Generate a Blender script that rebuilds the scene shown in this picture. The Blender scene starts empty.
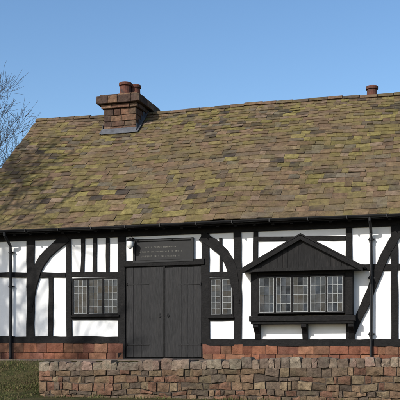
import bpy, math, random
from mathutils import Vector, noise
R = random.Random(7)
scene = bpy.context.scene
col = scene.collection

# ---------------------------------------------------------------- survey (camera calibration)
F = 900.0; HY = 355.0; D0 = 22.0; ZE = 0.1
TH = math.atan(F/3055.0)
CX, CY = D0*math.sin(TH), -D0*math.cos(TH)
def W(x, y, off=0.0):
    """facade survey: photo point -> point on the vertical plane Y=-off"""
    u = (x-200.0)/F
    rx = -math.sin(TH)+u*math.cos(TH); ry = math.cos(TH)+u*math.sin(TH)
    t = (-off-CY)/ry
    return Vector((CX+t*rx, -off, ZE+(HY-y)/F*t))
PX = 1/40.9

# ---------------------------------------------------------------- mesh builder
class MB:
    def __init__(s): s.v=[]; s.f=[]; s.c=[]
    def hexa(s, p, c=(1,1,1)):
        b=len(s.v); s.v+= [tuple(q) for q in p]
        for f in ((0,3,2,1),(4,5,6,7),(0,1,5,4),(1,2,6,5),(2,3,7,6),(3,0,4,7)):
            s.f.append(tuple(b+i for i in f)); s.c.append(c)
    def box(s, a, b, c=(1,1,1), j=0.0):
        x0,y0,z0=a; x1,y1,z1=b
        p=[(x0,y0,z0),(x1,y0,z0),(x1,y1,z0),(x0,y1,z0),(x0,y0,z1),(x1,y0,z1),(x1,y1,z1),(x0,y1,z1)]
        if j: p=[tuple(k+R.uniform(-j,j) for k in q) for q in p]
        s.hexa(p,c)
    def quad(s, p, c=(1,1,1)):
        b=len(s.v); s.v+=[tuple(q) for q in p]; s.f.append(tuple(range(b,b+len(p)))); s.c.append(c)
    def prism(s, poly, y0, y1, c=(1,1,1)):
        n=len(poly); b=len(s.v)
        s.v+=[(x,y0,z) for x,z in poly]+[(x,y1,z) for x,z in poly]
        s.f.append(tuple(range(b,b+n))); s.c.append(c)
        s.f.append(tuple(range(b+2*n-1,b+n-1,-1))); s.c.append(c)
        for i in range(n):
            k=(i+1)%n
            s.f.append((b+i,b+n+i,b+n+k,b+k)); s.c.append(c)
    def tube(s, pts, rads, n=8, c=(1,1,1), cap=True):
        pts=[Vector(p) for p in pts]; rings=[]
        for i,p in enumerate(pts):
            d=(pts[min(i+1,len(pts)-1)]-pts[max(i-1,0)])
            if d.length<1e-9: d=Vector((0,0,1))
            d.normalize()
            a=d.cross(Vector((0.13,0.97,0.05))); 
            if a.length<0.1: a=d.cross(Vector((1,0,0)))
            a.normalize(); q=d.cross(a)
            b=len(s.v)
            for k in range(n):
                t=2*math.pi*k/n
                s.v.append(tuple(p+(a*math.cos(t)+q*math.sin(t))*rads[i]))
            rings.append(b)
        for i in range(len(rings)-1):
            for k in range(n):
                k2=(k+1)%n
                s.f.append((rings[i]+k,rings[i]+k2,rings[i+1]+k2,rings[i+1]+k)); s.c.append(c)
        if cap:
            s.f.append(tuple(rings[0]+k for k in range(n-1,-1,-1))); s.c.append(c)
            s.f.append(tuple(rings[-1]+k for k in range(n))); s.c.append(c)
    def done(s, name, mat, parent=None, bevel=0, label=None, smooth=False, fixn=True):
        m=bpy.data.meshes.new(name); m.from_pydata(s.v,[],s.f); m.update()
        if fixn:
            import bmesh
            bm=bmesh.new(); bm.from_mesh(m); bmesh.ops.recalc_face_normals(bm,faces=bm.faces); bm.to_mesh(m); bm.free()
        a=m.color_attributes.new("Col",'FLOAT_COLOR','CORNER')
        for i,p in enumerate(m.polygons):
            cc=s.c[i]
            for l in p.loop_indices: a.data[l].color=(cc[0],cc[1],cc[2],1)
            p.use_smooth=smooth
        m.materials.append(mat)
        o=bpy.data.objects.new(name,m); col.objects.link(o)
        if parent: o.parent=parent
        if bevel:
            b=o.modifiers.new("bevel",'BEVEL'); b.width=bevel; b.segments=2; b.limit_method='ANGLE'; b.angle_limit=math.radians(40)
        if label: o["label"]=label
        return o

def top(name,label,cat,loc=(0,0,0)):
    o=bpy.data.objects.new(name,None); col.objects.link(o); o["label"]=label; o["category"]=cat
    o.empty_display_size=0.3
    return o
def tint(c,lo=.8,hi=1.2):
    v=R.uniform(lo,hi); return tuple(q*v for q in c)

# ---------------------------------------------------------------- materials
def mat(name, base=(.5,.5,.5), rough=.8, attr=False, nscale=6, lo=.75, hi=1.2, bump=.2, bscale=40, bdist=.01,
        second=None, sscale=1.5, sth=(.5,.65), third=None, tscale=3, tth=(.6,.7), stretch=(1,1,1), spec=.3, metal=0, fourth=None, fscale=.8, fth=(.5,.7,.5)):
    m=bpy.data.materials.new(name); m.use_nodes=True; nt=m.node_tree; N=nt.nodes; L=nt.links
    bs=N["Principled BSDF"]; bs.inputs["Roughness"].default_value=rough
    bs.inputs["Specular IOR Level"].default_value=spec; bs.inputs["Metallic"].default_value=metal
    tc=N.new("ShaderNodeTexCoord"); mp=N.new("ShaderNodeMapping"); mp.inputs["Scale"].default_value=stretch
    L.new(tc.outputs["Object"],mp.inputs["Vector"]); V=mp.outputs[0]
    def nz(sc,det=5,r=.6):
        n=N.new("ShaderNodeTexNoise"); n.inputs["Scale"].default_value=sc; n.inputs["Detail"].default_value=det
        n.inputs["Roughness"].default_value=r; L.new(V,n.inputs["Vector"]); return n.outputs["Fac"]
    def rng(src,a,b,c,d):
        r=N.new("ShaderNodeMapRange"); r.inputs[1].default_value=a; r.inputs[2].default_value=b
        r.inputs[3].default_value=c; r.inputs[4].default_value=d; L.new(src,r.inputs[0]); return r.outputs[0]
    def mix(fac,a,b,mode='MIX'):
        x=N.new("ShaderNodeMix"); x.data_type='RGBA'; x.blend_type=mode
        if isinstance(fac,float): x.inputs[0].default_value=fac
        else: L.new(fac,x.inputs[0])
        for k,s_ in ((6,a),(7,b)):
            if isinstance(s_,tuple): x.inputs[k].default_value=(*s_,1)
            else: L.new(s_,x.inputs[k])
        return x.outputs[2]
    if attr:
        at=N.new("ShaderNodeVertexColor"); at.layer_name="Col"; c=at.outputs["Color"]
    else: c=base
    k=rng(nz(nscale),.3,.7,lo,hi)
    cmb=N.new("ShaderNodeCombineColor")
    for i in range(3): L.new(k,cmb.inputs[i])
    c=mix(1.0,c,cmb.outputs[0],'MULTIPLY')
    if fourth: c=mix(rng(nz(fscale,8,.6),fth[0],fth[1],0,fth[2]),c,fourth)
    if second: c=mix(rng(nz(sscale,8,.65),sth[0],sth[1],0,sth[2] if len(sth)>2 else 1),c,second)
    if third: c=mix(rng(nz(tscale,8,.7),tth[0],tth[1],0,1),c,third)
    L.new(c,bs.inputs["Base Color"])
    if bump>0:
        bp=N.new("ShaderNodeBump"); bp.inputs["Strength"].default_value=bump; bp.inputs["Distance"].default_value=bdist
        L.new(nz(bscale,6,.65),bp.inputs["Height"]); L.new(bp.outputs[0],bs.inputs["Normal"])
    return m

M_plaster=mat("white_limewash",(.79,.79,.775),.9,nscale=2.0,lo=.92,hi=1.04,bump=.5,bscale=12,bdist=.015,second=(.58,.56,.50),sscale=3,sth=(.6,.85,.8),third=(.64,.62,.57),tscale=9,tth=(.68,.8))
M_timber=mat("black_timber_paint",(.0065,.006,.006),.7,nscale=9,lo=.6,hi=1.6,bump=.7,bscale=18,bdist=.015,spec=.16,second=(.024,.021,.019),sscale=7,sth=(.6,.78))
M_door=mat("weathered_black_door",(.017,.0165,.017),.64,nscale=10,lo=.6,hi=1.5,bump=.5,bscale=14,stretch=(5,5,.6),bdist=.01,second=(.034,.031,.030),sscale=3,sth=(.55,.8),spec=.22)
M_hood=mat("dark_hood_boards",(.010,.0095,.0095),.7,nscale=8,lo=.6,hi=1.5,bump=.5,bscale=15,stretch=(4,4,.7),second=(.026,.023,.022),sscale=4,sth=(.55,.75),spec=.18)
M_iron=mat("black_iron",(.012,.012,.0125),.65,nscale=20,lo=.8,hi=1.3,bump=.15,bscale=60,spec=.2)
M_gutter=mat("black_gutter_paint",(.008,.008,.009),.5,nscale=10,lo=.7,hi=1.4,bump=.1,bscale=30,spec=.3)
M_slate=mat("mossy_stone_slates",attr=True,rough=.95,nscale=7,lo=.55,hi=1.40,bump=1.0,bscale=14,bdist=.03,second=(.150,.122,.043),sscale=1.5,sth=(.46,.70,.62),third=(.045,.033,.022),tscale=5,tth=(.53,.76),spec=.08,
            fourth=(.14,.095,.062),fscale=.7,fth=(.44,.62,.5))
M_deck=mat("roof_battens",(.03,.027,.02),.9)
M_cstone=mat("chimney_sandstone",attr=True,rough=.93,nscale=9,lo=.6,hi=1.35,bump=.9,bscale=22,bdist=.025,second=(.085,.065,.045),sscale=2.5,sth=(.5,.72,.85),third=(.032,.026,.022),tscale=8,tth=(.54,.74),spec=.08)
M_stone=mat("boundary_sandstone",attr=True,rough=.93,nscale=11,lo=.55,hi=1.38,bump=1.0,bscale=20,bdist=.03,second=(.11,.092,.058),sscale=2.5,sth=(.52,.74,.8),third=(.042,.032,.026),tscale=8,tth=(.55,.73),spec=.08)
M_coping=mat("lichened_coping_stone",attr=True,rough=.93,nscale=11,lo=.6,hi=1.3,bump=1.0,bscale=20,bdist=.03,second=(.17,.155,.115),sscale=5,sth=(.5,.7,.8),third=(.05,.04,.032),tscale=9,tth=(.56,.74),spec=.08)
M_plinth=mat("plinth_sandstone",attr=True,rough=.92,nscale=8,lo=.6,hi=1.3,bump=.9,bscale=25,bdist=.02,spec=.1,second=(.075,.045,.032),sscale=4,sth=(.54,.78,.8))
M_mortar=mat("lime_mortar",(.065,.05,.038),.95,nscale=12,lo=.5,hi=1.3,bump=.8,bscale=30)
M_lead=mat("lead_flashing",(.085,.088,.098),.65,nscale=6,lo=.6,hi=1.25,bump=.4,bscale=10,spec=.2)
M_cames=mat("window_leading",(.27,.28,.28),.6,nscale=30,lo=.7,hi=1.2,bump=.1)
M_glass=mat("old_window_glass",(.022,.025,.029),.10,nscale=5,lo=.3,hi=2.2,bump=.15,bscale=6,bdist=.01,spec=.3)
M_pot=mat("terracotta_pot",(.12,.045,.03),.85,nscale=10,lo=.6,hi=1.2,bump=.3,second=(.035,.028,.025),sscale=7,sth=(.48,.7))
M_board=mat("name_board_paint",(.011,.011,.0115),.55,nscale=10,lo=.8,hi=1.2,bump=.1,spec=.25)
M_letter=mat("faded_lettering",(.16,.155,.135),.8,nscale=30,lo=.3,hi=1.5,bump=.1)
M_white=mat("white_lantern_enamel",(.72,.72,.68),.35,nscale=10,lo=.9,hi=1.05,bump=.03,spec=.5)
M_bark=mat("tree_bark",(.05,.038,.03),.95,nscale=12,lo=.6,hi=1.4,bump=.8,bscale=20,stretch=(1,1,.3))
M_grass=mat("grass_turf",(.058,.060,.022),.95,nscale=3,lo=.5,hi=1.5,bump=1,bscale=22,bdist=.08,second=(.095,.072,.035),sscale=1.6,sth=(.42,.62),third=(.03,.03,.014),tscale=5,tth=(.55,.72),spec=.08)
M_blade=mat("grass_blades",attr=True,rough=.8,nscale=2,lo=.5,hi=1.5,bump=0,spec=.15)
M_asph=mat("road_asphalt",(.06,.058,.055),.9,nscale=3,lo=.8,hi=1.2,bump=.6,bscale=90,bdist=.008)
M_pave=mat("stone_path",(.12,.092,.072),.9,nscale=6,lo=.7,hi=1.2,bump=.4,bscale=20)

# ================================================================= HOUSE
house=top("timber_framed_house","old black-and-white timber framed cottage with mossy stone slate roof","house")
XL, XR = -6.42, 8.8
YR = 4.41; ZR = 7.37; YE=-0.35; ZEV=3.30
SL=(ZR-ZEV)/(YR-YE)
def roofz(y): return ZEV+(y-YE)*SL if y<=YR else ZR-(y-YR)*SL
YB=2*YR

b=MB()
prof=[(0,0.3),(0,3.48),(YR,ZR-.18),(YB,3.48),(YB,0.3)]
n=len(prof)
b.v=[(XL,y,z) for y,z in prof]+[(XR,y,z) for y,z in prof]
b.f=[tuple(range(n)),tuple(range(2*n-1,n-1,-1))]+[(i,i+n,(i+1)%n+n,(i+1)%n) for i in range(n)]
b.c=[(1,1,1)]*len(b.f)
b.done("wall",M_plaster,house)

def masonry(mb,x0,x1,zb,zt,yf,depth,courses,lens,pal,gap=.012,jit=.008,prot=.015,wav=0.0,var=.28):
    ks=[0]; hs=[R.uniform(1-var,1+var) for _ in range(courses)]; t=sum(hs); a=0
    for h in hs: a+=h; ks.append(a/t)
    def H(x,i):
        k=ks[i]; w=wav*noise.noise(Vector((x*1.7,i*3.1,1))) if 0<i<courses else 0
        return zb(x)+(zt(x)-zb(x))*k+w
    def stone(xa,xb,za0,za1,zb0,zb1):
        c=tint(R.choice(pal),.72,1.25); pr=R.uniform(-prot,prot)
        p=[(xa+gap,za0+gap),((xa+xb)/2,(za0+zb0)/2+gap+R.uniform(-.004,.006)),(xb-gap,zb0+gap),(xb-gap,zb1-gap),((xa+xb)/2,(za1+zb1)/2-gap+R.uniform(-.01,.006)),(xa+gap,za1-gap)]
        p=[(q[0]+R.uniform(-jit,jit),q[1]+R.uniform(-jit,jit)) for q in p]
        n=6; bb=len(mb.v)
        mb.v+=[(q[0],yf-pr+R.uniform(-.008,.008),q[1]) for q in p]+[(q[0],yf+depth,q[1]) for q in p]
        cx_=sum(q[0] for q in p)/6; cz_=sum(q[1] for q in p)/6
        mb.v.append((cx_+R.uniform(-.03,.03),yf-pr-R.uniform(.004,.016),cz_+R.uniform(-.02,.02)))
        for k in range(n):
            mb.f.append((bb+k,bb+(k+1)%n,bb+12)); mb.c.append(c)
            mb.f.append((bb+k,bb+n+k,bb+n+(k+1)%n,bb+(k+1)%n)); mb.c.append(c)
        mb.f.append(tuple(range(bb+2*n-1,bb+n-1,-1))); mb.c.append(c)
    for r in range(courses):
        x=x0
        while x<x1-.03:
            L=R.uniform(*lens)*(1 if R.random()<.75 else .6)
            if x+L>x1-.1: L=x1-x
            xb=x+L
            z00,z01,z10,z11=H(x,r),H(x,r+1),H(xb,r),H(xb,r+1)
            if wav and R.random()<.12 and L>.2 and z01-z00>.17:
                m=R.uniform(.4,.6); stone(x,xb,z00,z00+(z01-z00)*m,z10,z10+(z11-z10)*m); stone(x,xb,z00+(z01-z00)*m,z01,z10+(z11-z10)*m,z11)
            else: stone(x,xb,z00,z01,z10,z11)
            x=xb
RED=[(.19,.082,.048),(.165,.068,.042),(.20,.10,.06),(.145,.065,.045),(.175,.092,.058)]
b=MB()
xd0=W(124,350).x; xd1=W(203,350).x
ztop=lambda x: .43+(x-XL)*(-.0085)
masonry(b,XL-.03,xd0,lambda x:-.12,ztop,-.05,.3,2,(.25,.5),RED,gap=.005,jit=.004,prot=.008)
masonry(b,xd1,XR+.03,lambda x:-.12,ztop,-.05,.3,2,(.25,.5),RED,gap=.005,jit=.004,prot=.008)
b.box((XL-.01,-.03,-.15),(xd0-.01,YB+.02,.34),(.11,.06,.045))
b.box((xd1+.01,-.028,-.15),(XR+.01,YB+.01,.30),(.11,.06,.045))
b.done("plinth",M_plinth,house,bevel=.006)

# timber frame --------------------------------------------------------
cnt=[0]
def ribbon(pts,w,proud,name,parent,mt=M_timber,jit=.010,back=.03,taper=None):
    cnt[0]+=1; proud=proud+.0004*(cnt[0]%17)
    P=[Vector((p[0],p[1])) for p in pts]
    out=[]
    if len(P)==2:
        nn=max(2,int((P[1]-P[0]).length/.3)); out=[P[0].lerp(P[1],i/nn) for i in range(nn+1)]
    else:
        for i in range(len(P)-1):
            a=P[max(i-1,0)];p0=P[i];p1=P[i+1];d=P[min(i+2,len(P)-1)]
            for k in range(5):
                t=k/5
                out.append(.5*((2*p0)+(p1-a)*t+(2*a-5*p0+4*p1-d)*t*t+(3*p0-a-3*p1+d)*t**3))
        out.append(P[-1])
    Lf=[];Rt=[]
    for i,p in enumerate(out):
        d=(out[min(i+1,len(out)-1)]-out[max(i-1,0)]).normalized(); nrm=Vector((-d.y,d.x))
        k=i/(len(out)-1); ww=w*(taper[0]+(1-taper[0])*min(k*3,1))*(taper[1]+(1-taper[1])*min((1-k)*3,1)) if taper else w
        Lf.append(p+nrm*(ww/2+R.uniform(-jit,jit))); Rt.append(p-nrm*(ww/2+R.uniform(-jit,jit)))
    mb=MB()
    nL=len(out); 
    for i in range(nL):
        jj=R.uniform(-.003,.003)
        for q,yy in ((Lf[i],-proud+jj),(Rt[i],-proud+jj),(Rt[i],back),(Lf[i],back)):
            mb.v.append((q.x,yy,q.y))
    for i in range(nL-1):
        a=4*i
        for k in range(4):
            k2=(k+1)%4; mb.f.append((a+k,a+k2,a+4+k2,a+4+k)); mb.c.append((1,1,1))
    mb.f.append((0,1,2,3)); mb.c.append((1,1,1)); e=4*(nL-1); mb.f.append((e+3,e+2,e+1,e)); mb.c.append((1,1,1))
    return mb.done(name,mt,parent,bevel=.008)

def pw(*p): 
    return [(lambda q:(q.x,q.z))(W(x,y)) for x,y in p]
tf=MB()
tf.box((XL-.02,-.052,3.06),(XR+.02,.02,3.42))
tf.box((XL-.03,-.06,.30),(XL+.2,.2,3.059)); tf.box((XR-.2,-.06,.30),(XR+.03,.2,3.059))
frame=tf.done("timber_frame",M_timber,house,bevel=.01)
def post(x,wpx,y0,y1,name="post",pr=.045): 
    a=W(x,y0);c=W(x,y1); ribbon([(a.x,a.z),(a.x+R.uniform(-.02,.02),c.z)],wpx*PX,pr,name,frame)
def rail(x0,x1,y,wpx,y2=None,name="rail",pr=.035):
    ribbon(pw((x0,y),(x1,y if y2 is None else y2)),wpx*PX,pr,name,frame)
rail(-68,119,339.5,7.5,340,"sill_beam",.06); 
a=W(207,342.5); ribbon([(a.x,a.z),(XR,a.z-.06)],7.2*PX,.06,"sill_beam",frame)
for x,w,y0,y1 in ((-30,8,238,337),(31,9,236,337),(51.5,5,277,337),(69,6,236,337),(122,8,236,358),(205.5,8,234,358),(237.5,8,232,340),
                  (349,6,228,342),(394,6.5,222,342),(434,8,222,342),(480,7,222,342),(530,8,222,342)):
    post(x,w,y0,y1)
for x in (83.5,95.5,108): post(x,3.9,238,273,"stud",.038)
post(-8,4,238,337,"stud",.038)
post(256,4.5,230,266,"stud",.038); post(221,3.2,238,275,"stud",.036)
rail(-66,66,275,5.2,275); rail(72,119,274.5,4.6,name="rail"); rail(72,119,317.5,4.6)
rail(209,234,274.5,4.5); rail(209,234,318.5,4.5)
rail(258,346,239,4.6,238); rail(352,480,267.5,6,266)
ribbon(pw((30.5,312),(33.5,285),(44,259),(68,237)),9.8*PX,.058,"brace",frame,taper=(.55,1))
ribbon(pw((202,236),(221,250),(232.5,270),(238,304)),9.8*PX,.058,"brace",frame,taper=(1,.5))
ribbon(pw((402,226),(384,258),(368,298),(350,338)),8*PX,.058,"brace",frame,taper=(1,.7))
ribbon(pw((430,300),(436,270),(452,244),(470,228)),9*PX,.058,"brace",frame,taper=(.6,1))
g=MB()
for yy in (2.2,4.4,6.6):
    g.box((XL-.04,yy-.09,.3),(XL+.02,yy+.09,roofz(yy)-.3))
g.box((XL-.045,.1,1.7),(XL+.02,YB-.1,1.84)); g.box((XL-.046,.1,3.3),(XL+.02,YB-.1,3.5))
g.done("gable_timber",M_timber,frame,bevel=.008)

# roof ----------------------------------------------------------------
RX0=-6.57; RX1=9.0
def und(x,s): return .03*math.sin(x*.8+1)+.06*noise.noise(Vector((x*.45,s*.6,3)))
PAL=[((.145,.118,.048),5),((.168,.138,.052),4),((.13,.09,.052),5),((.145,.108,.062),4),((.085,.066,.046),3),((.18,.13,.09),2),((.14,.092,.058),4),((.105,.088,.062),3.5)]
def slates(mb,side):
    u=Vector((0,1,SL)).normalized() if side==0 else Vector((0,-1,SL)).normalized()
    nrm=Vector((0,-SL,1)).normalized() if side==0 else Vector((0,SL,1)).normalized()
    base=Vector((0,YE,ZEV)) if side==0 else Vector((0,2*YR-YE,ZEV))
    T=math.hypot(YR-YE,ZR-ZEV)
    s=-.04
    while s<T-.06:
        ex=.262-.11*(s/T)+R.uniform(-.016,.016)
        x=RX0+R.uniform(-.03,.0)
        while x<RX1-.02:
            w=R.uniform(.15,.46)*(1.1-.3*s/T)
            if x+w>RX1-.1: w=RX1-x
            th=R.uniform(.010,.024); lift=R.uniform(0,.008)+(.016 if R.random()<.04 else 0)
            ds=R.uniform(-.028,.024); rot=R.uniform(-.013,.013)
            pals=[p for p,_ in PAL]; ws=[q for _,q in PAL]
            g=noise.noise(Vector((x*.35,s*.5,7)))
            f=max(.15,1+1.6*g-.06*x); ws[0]*=f; ws[1]*=f
            c=tint(R.choices(pals,ws)[0],.74,1.22)
            if R.random()<.06 and w<.36: c=(.046,.038,.032)
            top_s=min(s+ex*1.25,T+.0)
            P=[]
            for lvl in (0,1):
                for (xx,ss,nn) in ((x+.002,s+ds-rot,.020+lift),(x+w-.002,s+ds+rot,.020+lift+R.uniform(-.005,.005)),(x+w-.002,top_s,.006),(x+.002,top_s,.006)):
                    q=base+u*ss+nrm*(nn+(th if lvl else 0)+und(xx,ss)); P.append((xx,q.y,q.z))
            mb.hexa(P,c)
            x+=w
        s+=ex
b=MB(); slates(b,0); slates(b,1)
roof=b.done("roof",M_slate,house,fixn=True)
b=MB()
for side in (0,1):
    yA=YE+.03 if side==0 else 2*YR-YE-.03
    zA=ZEV+.03*SL
    nx=30
    for k in range(nx):
        xa=RX0+.03+(RX1-RX0-.06)*k/nx; xb=RX0+.03+(RX1-RX0-.06)*(k+1)/nx
        b.quad([(xa,yA,zA-.07),(xb,yA,zA-.07),(xb,YR,ZR-.07),(xa,YR,ZR-.07)])
b.quad([(RX0+.03,YE+.03,ZEV-.04),(RX1-.03,YE+.03,ZEV-.04),(RX1-.03,.03,ZEV-.0),(RX0+.03,.03,ZEV-.0)])
b.done("roof_deck",M_deck,roof,fixn=False)
for xx in (RX0+.02,RX1-.06):
    for s_ in (0,1):
        b=MB()
        ya=YE if s_==0 else 2*YR-YE
        b.hexa([(xx,ya,ZEV-.14),(xx+.04,ya,ZEV-.14),(xx+.04,YR,ZR-.14),(xx,YR,ZR-.14),(xx,ya,ZEV-.02),(xx+.04,ya,ZEV-.02),(xx+.04,YR,ZR-.02),(xx,YR,ZR-.02)])
        b.done("bargeboard",M_timber,roof)
b=MB(); x=RX0-.02
while x<RX1:
    w=R.uniform(.38,.55); dz=R.uniform(-.012,.014)+und(x,6.2)
    c=tint(R.choice([(.11,.075,.05),(.10,.08,.05),(.14,.09,.06),(.08,.062,.045)]))
    pts=[]
    for t in range(7):
        a=math.pi*(t/6); pts.append((math.cos(a)*.15, .11*math.sin(a)))
    bb=len(b.v)
    for xx in (x+.006,min(x+w,RX1)-.006):
        for py,pz in pts: b.v.append((xx,YR+py,ZR-.05+pz+dz))
        b.v.append((xx,YR,ZR-.07+dz))
    for k in range(8):
        k2=(k+1)%8; b.f.append((bb+k,bb+k2,bb+8+k2,bb+8+k)); b.c.append(c)
    b.f.append(tuple(range(bb,bb+8))); b.c.append(c); b.f.append(tuple(range(bb+15,bb+7,-1))); b.c.append(c)
    x+=w
b.done("ridge_tiles",M_slate,roof)

# gutter --------------------------------------------------------------
b=MB(); gy=YE-.085; gz=ZEV-.015; gr=.062
segs=8; xs=[RX0+(RX1-RX0)*k/40 for k in range(41)]
def gp(x,t,r): 
    a=math.pi+math.pi*t/segs
    return (x,gy+math.cos(a)*r,gz+math.sin(a)*r+.010*math.sin(x*.9))
for k in range(40):
    for t in range(segs):
        b.quad([gp(xs[k],t,gr),gp(xs[k+1],t,gr),gp(xs[k+1],t+1,gr),gp(xs[k],t+1,gr)])
        b.quad([gp(xs[k],t,gr-.008),gp(xs[k+1],t,gr-.008),gp(xs[k+1],t+1,gr-.008),gp(xs[k],t+1,gr-.008)])
x=RX0+.3
while x<RX1:
    b.box((x-.012,gy-gr-.006,gz-gr-.012),(x+.012,gy+gr+.03,gz-gr+.004)); b.box((x-.012,gy-gr-.012,gz-gr),(x+.012,gy-gr-.003,gz+.0)); x+=.9
b.done("gutter",M_gutter,house,fixn=False)
b=MB(); b.box((RX0+.05,YE-.012,ZEV-.10),(RX1-.05,YE+.018,ZEV-.02)); b.done("fascia",M_timber,house)
x=RX0+.35
while x<RX1-.2:
    b=MB(); b.hexa([(x-.035,YE+.03,ZEV-.14),(x+.035,YE+.03,ZEV-.14),(x+.035,.0,ZEV+.1),(x-.035,.0,ZEV+.1),(x-.035,YE+.03,ZEV-.05),(x+.035,YE+.03,ZEV-.05),(x+.035,.0,ZEV+.2),(x-.035,.0,ZEV+.2)])
    b.done("rafter_foot",M_timber,roof); x+=.45
def downpipe(px):
    b=MB(); X=W(px,300,.12).x
    b.tube([(X,gy,gz-.05),(X,gy,gz-.12),(X+.01,-.30,gz-.24),(X,-.13,gz-.36),(X,-.12,gz-.5),(X+.008,-.12,1.8),(X,-.12,.02)],[.036]*7,10)
    for z in (gz-.55,1.85,.55): b.tube([(X,-.12,z),(X,-.12,z+.07)],[.047,.047],10); b.box((X-.08,-.085,z+.015),(X+.08,-.04,z+.05))
    b.tube([(X,-.12,.02),(X,-.16,-.02)],[.038,.042],10)
    b.done("downpipe",M_gutter,house)
downpipe(10.5); downpipe(371)

# door ----------------------------------------------------------------
def door(x0,x1,y0,y1,hside):
    a=W(x0,y1,.03); c=W(x1,y0,.03)
    b=MB(); npl=5; ws=[R.uniform(.8,1.25) for _ in range(npl)]; tw=sum(ws); x=a.x
    for i in range(npl):
        w=(c.x-a.x)*ws[i]/tw; dy=R.uniform(0,.005)
        b.box((x+.0025,-.03-dy,a.z+R.uniform(0,.012)),(x+w-.0025,.005,c.z+R.uniform(-.003,.003))); x+=w
    b.box((a.x,-.022,a.z+.013),(c.x,.004,c.z-.01))
    d=b.done("door",M_door,house,bevel=.003)
    for zz in (a.z+.32,c.z-.42):
        h=MB(); x_a,x_b=(a.x+.02,a.x+.60) if hside<0 else (c.x-.02,c.x-.60)
        h.box((min(x_a,x_b),-.041,zz-.016),(max(x_a,x_b),-.03,zz+.016))
        for k in range(5):
            xx=x_a+(x_b-x_a)*(k+.5)/5; h.tube([(xx,-.040,zz),(xx,-.045,zz)],[.009,.006],8)
        h.tube([(x_a,-.042,zz-.03),(x_a,-.042,zz+.03)],[.011]*2,8)
        h.done("hinge",M_door,d)
    h=MB(); hx=c.x-.10 if hside<0 else a.x+.10; hz=a.z+1.05
    h.box((hx-.02,-.043,hz-.045),(hx+.02,-.03,hz+.045))
    ring=[(hx+.028*math.cos(t*math.pi/6),-.050,hz-.02+.028*math.sin(t*math.pi/6)) for t in range(13)]
    h.tube(ring,[.005]*13,6,cap=False)
    h.done("handle",M_iron,d)
    return d
d1=door(126.5,163.7,266.5,357.5,-1); d2=door(164.3,201.5,266.5,357.5,1)
b=MB(); a=W(126,266,.07); c=W(202,261,.07)
b.box((a.x-.06,-.075,a.z-.02),(c.x+.06,.01,a.z+.13))
a2=W(126,358,.07); b.box((a2.x-.05,-.16,-.12),(c.x+.05,.02,a2.z+.0))
b.box((a.x-.1,-.012,a2.z+.003),(c.x+.1,.012,a.z-.021))
e=W(164,266,.05); b.box((e.x-.025,-.046,a2.z+.005),(e.x+.025,-.02,a.z-.022))
b.done("door_frame",M_timber,house,bevel=.008)
a=W(134,263,.07); c=W(192.5,238,.07)
b=MB(); b.box((a.x,-.055,a.z+.01),(c.x,0.0,c.z))
for (p,q) in (((a.x-.03,-.085,a.z-.0),(a.x+.03,-.03,c.z+.02)),((c.x-.03,-.085,a.z),(c.x+.03,-.03,c.z+.02)),((a.x+.031,-.083,c.z-.04),(c.x-.031,-.03,c.z+.018)),((a.x+.031,-.083,a.z),(c.x-.031,-.03,a.z+.05))):
    b.box(p,q)
nb=b.done("name_board",M_board,house,bevel=.006)
b=MB()
for row,(z,h,x0,x1) in enumerate(((a.z+.36,.03,.3,1.1),(a.z+.25,.03,.14,1.26),(a.z+.13,.042,.2,1.2))):
    x=a.x+x0
    while x<a.x+x1:
        if R.random()<.14: x+=.045; continue
        w=R.uniform(.018,.028)
        b.box((x,-.058,z),(x+.006,-.0555,z+h))
        if R.random()<.6: b.box((x+w-.006,-.058,z),(x+w,-.0555,z+h))
        if R.random()<.7: b.box((x+.007,-.0577,z+h-.006),(x+w-.007,-.0555,z+h))
        if R.random()<.5: b.box((x+.007,-.0577,z+h*.5-.003),(x+w-.007,-.0555,z+h*.5+.003))
        x+=w+.012
b.done("lettering",M_letter,nb)
lx=W(129.5,244.5,.3)
b=MB(); X=lx.x; Z=lx.z; Y=-.26
b.box((X-.03,-.07,Z+.06),(X+.03,-.045,Z+.2))
b.tube([(X,-.05,Z+.16),(X,-.16,Z+.22),(X,Y,Z+.2),(X,Y,Z+.15)],[.012]*4,8)
b.tube([(X,Y,Z+.17),(X,Y,Z+.15),(X,Y,Z+.10),(X,Y,Z+.09)],[.02,.04,.10,.10],12)
lan=b.done("wall_lantern",M_iron,house)
b=MB(); b.tube([(X,Y,Z+.09),(X,Y,Z+.06),(X,Y,Z-.02),(X,Y,Z-.08),(X,Y,Z-.11)],[.07,.088,.085,.055,.02],14)
b.done("lamp_glass",M_white,lan,smooth=True)

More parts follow.
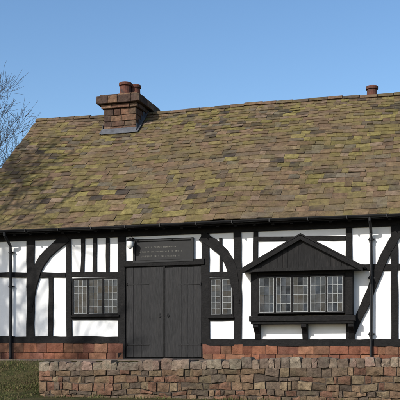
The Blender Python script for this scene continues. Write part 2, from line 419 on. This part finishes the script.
# windows -------------------------------------------------------------
def lights(parent_name,px0,py0,px1,py1,off,n,cols,rows,parent,fw=.045,mw=.04,tilt=.003):
    a=W(px0,py1,off); c=W(px1,py0,off); x0,x1,z0,z1=a.x,c.x,a.z,c.z
    y=-off
    b=MB()
    b.box((x0,y-.012,z0),(x0+fw,y+.03,z1)); b.box((x1-fw,y-.012,z0),(x1,y+.03,z1))
    b.box((x0+fw,y-.010,z0),(x1-fw,y+.03,z0+fw)); b.box((x0+fw,y-.010,z1-fw),(x1-fw,y+.03,z1))
    iw=(x1-x0-2*fw-(n-1)*mw)/n
    for i in range(1,n):
        xx=x0+fw+i*iw+(i-1)*mw; b.box((xx,y-.008,z0+fw),(xx+mw,y+.03,z1-fw))
    win=b.done(parent_name,M_timber,parent,bevel=.006)
    gl=MB(); ld=MB()
    for i in range(n):
        xa=x0+fw+i*(iw+mw); za=z0+fw; zb=z1-fw
        cw=iw/cols; ch=(zb-za)/rows
        for r in range(rows):
            for k in range(cols):
                t1,t2=R.uniform(-tilt,tilt),R.uniform(-tilt,tilt)
                gl.quad([(xa+cw*k,y+.018-t1-t2,za+ch*r),(xa+cw*(k+1),y+.018+t1-t2,za+ch*r),(xa+cw*(k+1),y+.018+t1+t2,za+ch*(r+1)),(xa+cw*k,y+.018-t1+t2,za+ch*(r+1))])
        for k in range(cols+1):
            xx=min(max(xa+cw*k,xa+.008),xa+iw-.008); hw=.0045 if 0<k<cols else .007
            ld.box((xx-hw,y+.006,za),(xx+hw,y+.02,zb))
        for r in range(rows+1):
            zz=min(max(za+ch*r,za+.008),zb-.008); hw=.0045 if 0<r<rows else .007
            ld.box((xa,y+.0075,zz-hw),(xa+iw,y+.0205,zz+hw))
    gl.done("glass",M_glass,win,fixn=False)
    ld.done("lead_lattice",M_cames,win)
    return win,(x0,x1,z0,z1)
w1,r1=lights("window",72,277,119,315.5,.03,3,3,5,house)
w2,r2=lights("window",209,277,233.5,316.5,.03,2,2,6,house)
for w_,r_ in ((w1,r1),(w2,r2)):
    b=MB(); b.box((r_[0]-.02,-.10,r_[2]-.05),(r_[1]+.02,0,r_[2]-.003)); b.done("sill",M_timber,w_,bevel=.008)

OB=.30
b=MB()
A=W(250.5,316,OB); C=W(352.5,270,OB)
b.box((A.x,-OB+.025,A.z),(A.x+.17,0.02,C.z)); b.box((C.x-.17,-OB+.025,A.z),(C.x,0.02,C.z))
b.box((A.x+.171,-OB+.028,C.z-.08),(C.x-.171,0.02,C.z-.002)); b.box((A.x+.171,-.03,A.z+.01),(C.x-.171,0.015,C.z-.081))
bay=b.done("bay_window",M_timber,house,bevel=.006)
wa,_=lights("window_frame",257.5,274,344.5,314,OB,5,3,4,bay,.035,.04,.007)
b=MB(); s0=W(249,323,OB+.05); s1=W(355,315,OB+.05)
b.box((s0.x,-OB-.05,s0.z+.03),(s1.x,.01,s1.z)); b.box((s0.x+.04,-OB-.02,s0.z-.03),(s1.x-.04,.0,s0.z+.029))
b.done("sill",M_timber,bay,bevel=.008)
for x in (255.5,303.5,350.5):
    b=MB(); p=W(x,324,OB)
    zt=s0.z-.031; zb_=zt-.36
    poly=[(0,zt),(-OB,zt),(-OB,zt-.07),(-.2,zt-.12),(-.11,zt-.22),(-.07,zb_),(0,zb_)]
    n=len(poly)
    for xx in (p.x-.065,p.x+.065): b.v+=[(xx,yy,zz) for yy,zz in poly]
    b.f.append(tuple(range(n))); b.f.append(tuple(range(2*n-1,n-1,-1)))
    for k in range(n): b.f.append((k,(k+1)%n,(k+1)%n+n,k+n))
    b.c=[(1,1,1)]*len(b.f)
    b.done("bracket",M_timber,bay,bevel=.006)
OH=.52
ap=W(300.5,235,OH); el=W(240.5,270,OH); er=W(363,267.5,OH); er.z=el.z=(el.z+er.z)/2
hz=el.z
b=MB()
ny=int((er.x-el.x)/.13)
def zt_(x): return hz+(ap.z-hz)*(1-abs(x-ap.x)/((er.x-el.x)/2))-.03
for i in range(ny):
    xa=el.x+.12+(er.x-el.x-.24)*i/ny; xb=el.x+.12+(er.x-el.x-.24)*(i+1)/ny
    xm=ap.x
    pl=[(xa+.0015,hz+.03),(xb-.0015,hz+.03),(xb-.0015,max(zt_(xb),hz+.04)),(xa+.0015,max(zt_(xa),hz+.04))]
    if xa<xm<xb: pl.insert(3,(xm,zt_(xm)))
    b.prism(pl,-OH+.07-R.uniform(0,.005),-OH+.1)
b.box((el.x+.1,-OH+.03,hz-.04),(er.x-.1,.0,hz+.035))
hood=b.done("hood",M_hood,bay,bevel=.002)
b=MB()
def slab(p0,p1,y0,y1,t):
    (xa,za),(xb,zb)=p0,p1
    b.hexa([(xa,y0,za),(xb,y0,zb),(xb,y1,zb),(xa,y1,za),(xa,y0,za+t),(xb,y0,zb+t),(xb,y1,zb+t),(xa,y1,za+t)])
slab((el.x-.03,hz-.02),(ap.x-.001,ap.z),-OH-.02,0,.045); slab((er.x+.03,hz-.02),(ap.x+.001,ap.z),-OH-.02,0,.045)
b.done("hood_roof",M_timber,hood,bevel=.006)
for e_,s_,yo in ((el,-.001,.035),(er,.001,.034)):
    b=MB(); slab((e_.x,hz-.10),(ap.x+s_,ap.z-.11),-OH-yo,-OH,.10)
    b.done("bargeboard",M_timber,hood,bevel=.006)

# chimney -------------------------------------------------------------
YF=3.52; off=-YF
c0=W(103.5,120,off).x; c1=W(136,120,off).x
zb_=roofz(YF)-.3; zcap=W(115,108.5,off).z; ztopc=W(115,94.5,off).z; ybk=YF+1.55
CP=[(.14,.078,.05),(.12,.066,.045),(.10,.058,.042),(.165,.10,.064),(.075,.05,.04),(.135,.09,.062)]
b=MB()
b.box((c0+.02,YF+.02,zb_-.5),(c1-.02,ybk-.02,ztopc-.05),(.06,.045,.035))
def course(x0,x1,y0,y1,z0,z1,lr=(.22,.42)):
    x=x0
    while x<x1-.02:
        L=R.uniform(*lr); 
        if x+L>x1-.15: L=x1-x
        for (ya,yb) in ((y0,y0+.12),(y1-.12,y1)):
            b.box((x+.006,ya-R.uniform(0,.012),z0+.006),(x+L-.006,yb,z1-.006),tint(R.choice(CP)),.006)
        x+=L
    y=y0+.12
    while y<y1-.13:
        L=R.uniform(*lr)
        if y+L>y1-.12-.15: L=y1-.12-y
        for (xa,xb) in ((x0,x0+.12),(x1-.12,x1)):
            b.box((xa-.003,y+.006,z0+.006),(xb+R.uniform(0,.012),y+L-.006,z1-.006),tint(R.choice(CP)),.006)
        y+=L
z=zb_
while z<zcap-.02:
    h=min(R.uniform(.14,.19),zcap-z)
    if zcap-z-h<.08: h=zcap-z
    course(c0,c1,YF,ybk,z,z+h); z+=h
hc=(ztopc-zcap)
for k,(e,z0,z1) in enumerate(((.06,zcap,zcap+hc*.3),(.17,zcap+hc*.3,zcap+hc*.85),(.09,zcap+hc*.85,ztopc))):
    b.box((c0-e+.02,YF-e+.02,z0+.003),(c1+e-.02,ybk+e-.02,z1-.003),(.06,.045,.035))
    course(c0-e,c1+e,YF-e,ybk+e,z0,z1,(.3,.6))
chim=b.done("chimney",M_cstone,house,bevel=.016)
def pot(x,y,z,h,r):
    p=MB(); p.tube([(x,y,z),(x,y,z+.06),(x,y,z+.07),(x,y,z+h-.1),(x,y,z+h-.09),(x,y,z+h-.02),(x,y,z+h),(x,y,z+h-.01),(x,y,z+h-.2)],[r*1.15,r*1.15,r,r*.88,r*1.06,r*1.08,r*1.0,r*.75,r*.7],16)
    return p
pA=W(125.5,90,-(YF+.75)); pB=W(134.5,90,-(YF+.95)); zp=W(125,82.5,-(YF+.75)).z-ztopc
pot(pA.x,YF+.75,ztopc-.02,zp,.185).done("chimney_pot",M_pot,chim)
pot(pB.x,YF+1.0,ztopc-.02,zp-.02,.175).done("chimney_pot",M_pot,chim)
b=MB()
b.hexa([(c0-.03,YF-.12,roofz(YF-.12)+.06),(c1+.03,YF-.12,roofz(YF-.12)+.06),(c1+.03,YF-.014,roofz(YF)+.08),(c0-.03,YF-.014,roofz(YF)+.08),
        (c0-.03,YF-.12,roofz(YF-.12)+.068),(c1+.03,YF-.12,roofz(YF-.12)+.068),(c1+.03,YF-.014,roofz(YF)+.14),(c0-.03,YF-.014,roofz(YF)+.14)])
for xx,sg in ((c1+.016,1),(c0-.016,-1)):
    for k in range(5):
        ya=YF-.02+k*.19; yb=min(ya+.20,YR+.1)
        if yb<=ya: continue
        b.box((min(xx,xx+sg*.006),ya,roofz(min(ya,YR))-.1),(max(xx,xx+sg*.006)+.002*k,yb,roofz(min(yb,YR))+.10))
    b.hexa([(min(xx,xx+sg*.08),YF-.12,roofz(YF-.12)+.07),(max(xx,xx+sg*.08),YF-.12,roofz(YF-.12)+.07),(max(xx,xx+sg*.08),YR,ZR+.07),(min(xx,xx+sg*.08),YR,ZR+.07),
            (min(xx,xx+sg*.08),YF-.12,roofz(YF-.12)+.08),(max(xx,xx+sg*.08),YF-.12,roofz(YF-.12)+.08),(max(xx,xx+sg*.08),YR,ZR+.08),(min(xx,xx+sg*.08),YR,ZR+.08)])
b.done("lead_flashing",M_lead,chim)
px=W(372,90,-(YR+.7)); b=MB(); 
for k in range(3): b.box((px.x-.3,YR+.4,ZR-.75+.2*k),(px.x+.3,YR+1.0,ZR-.56+.2*k),R.choice(CP),.004)
ch2=b.done("chimney",M_cstone,house,bevel=.012)
pot(px.x,YR+.7,ZR-.18,W(372,86.5,-(YR+.7)).z-ZR+.18,.165).done("chimney_pot",M_pot,ch2)

# ================================================================= STONE BOUNDARY WALL
bw=top("stone_wall","low weathered sandstone boundary wall with upright rubble coping stones","wall")
OW=3.4
wl=W(39,380,OW).x; wr=9.5
zl=W(39,361,OW).z; zr=W(400,356,OW).z; xr4=W(400,356,OW).x
wt=lambda x: zl+(zr-zl)*(x-wl)/(xr4-wl)
WP=[(.155,.105,.066),(.14,.09,.058),(.175,.13,.082),(.115,.082,.056),(.145,.08,.053),(.105,.078,.058),(.165,.108,.068),(.085,.065,.05),(.13,.07,.048)]
CPAL=[(.20,.15,.112),(.18,.132,.098),(.22,.168,.122),(.16,.118,.09),(.195,.16,.118),(.13,.10,.078),(.20,.135,.105)]
b=MB()
masonry(b,wl,wr,lambda x:-1.0,lambda x:wt(x)-.20,-OW,.42,6,(.11,.36),WP,gap=.008,jit=.012,prot=.02,wav=.07,var=.28)
wall=b.done("masonry",M_stone,bw,bevel=.010)
b=MB(); b.box((wl+.03,-OW+.025,-1.1),(wr-.02,-OW+.4,-.3))
b.hexa([(wl+.03,-OW+.026,-.3),(wr-.02,-OW+.026,-.3),(wr-.02,-OW+.4,-.3),(wl+.03,-OW+.4,-.3),(wl+.03,-OW+.026,wt(wl)-.12),(wr-.02,-OW+.026,wt(wr)-.12),(wr-.02,-OW+.4,wt(wr)-.12),(wl+.03,-OW+.4,wt(wl)-.12)])
b.done("mortar",M_mortar,bw)
b=MB(); x=wl-.02
while x<wr:
    w=R.uniform(.09,.27); h=R.uniform(-.04,.022); c=tint(R.choice(CPAL),.72,1.2)
    zb0=wt(x)-.21+R.uniform(-.015,.015); lean=R.uniform(-.03,.03); t=wt(x)+h
    y0=-OW-R.uniform(-.01,.03); y1=-OW+.44+R.uniform(0,.04)
    sh=R.uniform(.004,.035); sh2=R.uniform(.004,.035)
    P0=[(x+.005,zb0),(x+w*.5,zb0-R.uniform(0,.015)),(x+w-.005,zb0),(x+w-.004+lean*.4,t-.10),(x+w-.006+lean,t-sh),(x+w*.82+lean,t+R.uniform(-.014,.008)),(x+w*.2+lean,t+R.uniform(-.018,.010)),(x+.006+lean,t-sh2),(x+.004+lean*.4,t-.11)]
    nb_=len(b.v); n=len(P0)
    rings=[(y0,-.014),(y0+.05,0),(y1-.1,0),(y1,-.03)]
    for (yy,dz) in rings:
        for (xx,zz) in P0: b.v.append((xx+R.uniform(-.007,.007),yy+R.uniform(-.014,.014),zz+R.uniform(-.006,.006)+(dz if zz>zb0+.07 else 0)))
    cx_=x+w/2; b.v.append((cx_+R.uniform(-.03,.03),y0-R.uniform(.0,.02),(zb0+t)/2+R.uniform(-.03,.03)))
    ce=len(b.v)-1
    for k in range(n): b.f.append((nb_+k,nb_+(k+1)%n,ce)); b.c.append(c)
    e=nb_+3*n; b.f.append(tuple(range(e+n-1,e-1,-1))); b.c.append(c)
    for r in range(3):
        for k in range(n):
            k2=(k+1)%n; b.f.append((nb_+r*n+k,nb_+r*n+k2,nb_+(r+1)*n+k2,nb_+(r+1)*n+k)); b.c.append(c)
    x+=w
b.done("coping",M_coping,bw,bevel=.006)

# ================================================================= GROUND
def sstep(a,b_,x):
    t=min(max((x-a)/(b_-a),0),1); return t*t*(3-2*t)
def gz_(x,y):
    far=max(0,-OW-y)
    low=-.80-.7*sstep(0,14,far)
    if y>-OW+.2 and x>wl+.05: z=-.03
    else:
        k=sstep(-3.9,-1.2,y)
        side=low*(1-k)+(-.02)*k
        z=side if x<wl+.05 else low
    return z
g=MB()
xs=sorted(set([-600,-300,-120,-60,-35,-22,-16,-12,-10,-9,-8]+[-7.5+.25*i for i in range(12)]+[wl,wl+.1,-2,0,3,6,9.4,12,20,40,80,200,600]))
ys=sorted(set([-300,-120,-60,-40,-30,-24,-20,-17,-14,-12,-10,-8,-7,-6]+[-5.5+.2*i for i in range(28)]+[-3.3,-3.1,.5,3,9,14,30,60,150,400,900]))
for y in ys:
    for x in xs: g.v.append((x,y,gz_(x,y)+ (0.03*noise.noise(Vector((x*2,y*2,0))) if -8<x<-3 and y<-1.4 else 0)))
nx=len(xs)
for j in range(len(ys)-1):
    for i in range(nx-1):
        g.f.append((j*nx+i,j*nx+i+1,(j+1)*nx+i+1,(j+1)*nx+i)); g.c.append((1,1,1))
gr=g.done("ground",M_grass,None,smooth=True); gr["kind"]="structure"
g=MB()
def low(y): return -.80-.7*sstep(0,14,max(0,-OW-y))
yl=[-20,-17,-14,-12,-10,-8,-6.2]
for k in range(len(yl)-1):
    for (xa,xb) in ((-80,-30),(-30,0),(0,30),(30,80)):
        g.quad([(xa,yl[k],low(yl[k])+.03),(xb,yl[k],low(yl[k])+.03),(xb,yl[k+1],low(yl[k+1])+.03),(xa,yl[k+1],low(yl[k+1])+.03)])
rd=g.done("road",M_asph,None); rd["kind"]="structure"
g=MB(); dx0=W(118,358).x; dx1=W(210,358).x
g.box((dx0,-2.7,-.05),(dx1,-.17,-.006)); g.box((-8,-1.45,-.20),(dx0-.01,-.1,-.009)); g.box((dx1+.01,-1.0,-.06),(9,-.1,-.009))
pt=g.done("path",M_pave,None); pt["kind"]="structure"
g=MB()
def blades(n,x0,x1,y0,y1,hh):
    for _ in range(n):
        x=R.uniform(x0,x1); y=R.uniform(y0,y1)
        q=noise.noise(Vector((x*1.8,y*1.8,4)))
        if q<-.1 and R.random()<.7: continue
        z=gz_(x,y)-.01; h=R.uniform(.3,1)*hh*(1+max(q,0)*2); a=R.uniform(0,6.28); w=.007
        c=R.choice([(.07,.082,.022),(.05,.065,.018),(.09,.085,.032),(.13,.10,.05),(.10,.08,.04),(.035,.042,.014)])
        lx_,ly_=R.uniform(-.04,.04),R.uniform(-.04,.04)
        g.v.extend([(x-w*math.cos(a),y-w*math.sin(a),z),(x+w*math.cos(a),y+w*math.sin(a),z),(x+lx_,y+ly_,z+h)])
        k=len(g.v); g.f.append((k-3,k-2,k-1)); g.c.append(c)
blades(26000,-7.2,wl+.0,-4.9,-1.45,.065)
blades(2500,wl,9.3,-OW-.35,-OW-.03,.06)
gs=g.done("grass",M_blade,None,fixn=False); gs["kind"]="stuff"

# ================================================================= TREES (bare, winter)
def bare_tree(base,trunk,Lc,r0,spread,seed,label,levels=6,rmin=.006,extra=0):
    rr=random.Random(seed)
    t=top("bare_tree",label,"tree")
    tr=MB(); cr=MB()
    def grow(p,d,L,r,lv,mb):
        nseg=4; pts=[p.copy()]; rad=[r]; cur=p.copy(); dd=d.copy()
        k_=.05 if lv==0 else .16
        for i in range(nseg):
            dd=(dd+Vector((rr.uniform(-1,1),rr.uniform(-1,1),rr.uniform(-.6,1)))*k_).normalized()
            cur=cur+dd*(L/nseg); pts.append(cur.copy()); rad.append(max(r*(1-.45*(i+1)/nseg),rmin))
        mb.tube(pts,rad,8 if lv<2 else (5 if lv<4 else 3),cap=lv<2)
        if lv>=levels: return
        nchild=rr.choice([3,4]) if lv<4 else rr.choice([3,4,5])+extra
        if lv==0: nchild=5
        for k in range(nchild):
            i=nseg if k==0 else rr.randint(3 if lv==0 else 2,nseg)
            o=pts[i]; ax=Vector((rr.uniform(-1,1),rr.uniform(-1,1),rr.uniform(-.35,.8))).normalized()
            nd=(dd*.75+ax*(.35 if k==0 else .85)*spread).normalized()
            LL=Lc if lv==0 else L
            grow(o,nd,LL*rr.uniform(.62,.8),rad[i]*(.85 if k==0 else .62),lv+1,cr if lv>=1 else tr)
    grow(Vector(base),Vector((0,0,1)),trunk,r0,0,tr)
    tr.done("trunk",M_bark,t,smooth=True,fixn=False); cr.done("crown",M_bark,t,fixn=False)
    return t
bare_tree((-11.75,4.6,-.1),4.1,3.3,.21,1.0,5,"leafless winter tree with fine dark twigs standing beside the cottage gable",6,.0045,0)
bare_tree((-10.3,-11.0,-1.35),8.4,4.4,.34,.95,11,"tall leafless winter tree standing on the grass bank by the road",5,.028)

# ================================================================= LIGHT, SKY, CAMERA
az=math.radians(25); el_=math.radians(33)
v=Vector((math.sin(az)*math.cos(el_),math.cos(az)*math.cos(el_),-math.sin(el_)))
sd=bpy.data.lights.new("sun",'SUN'); sd.energy=4.7; sd.angle=math.radians(.5); sd.color=(1,.96,.89)
so=bpy.data.objects.new("sun",sd); col.objects.link(so); so.rotation_euler=v.to_track_quat('-Z','Y').to_euler(); so.location=(-8,-12,12)
w=bpy.data.worlds.new("World"); scene.world=w; w.use_nodes=True; nt=w.node_tree
sk=nt.nodes.new("ShaderNodeTexSky"); sk.sky_type='NISHITA'; sk.sun_disc=False; sk.sun_elevation=el_; sk.sun_rotation=math.pi+az
sk.air_density=1.0; sk.dust_density=1.3; sk.ozone_density=2.0
hs=nt.nodes.new("ShaderNodeHueSaturation"); hs.inputs["Saturation"].default_value=1.15; hs.inputs["Value"].default_value=1.18
bg=nt.nodes["Background"]; bg.inputs[1].default_value=.15
nt.links.new(sk.outputs[0],hs.inputs["Color"]); nt.links.new(hs.outputs[0],bg.inputs[0])
cd=bpy.data.cameras.new("camera"); cd.sensor_width=36; cd.lens=F/400*36; cd.shift_y=(HY-200)/400; cd.clip_end=3000
co=bpy.data.objects.new("camera",cd); col.objects.link(co); co.location=(CX,CY,ZE); co.rotation_euler=(math.radians(90),0,TH)
scene.camera=co
scene.view_settings.view_transform='Standard'; scene.view_settings.look='None'; scene.view_settings.exposure=0
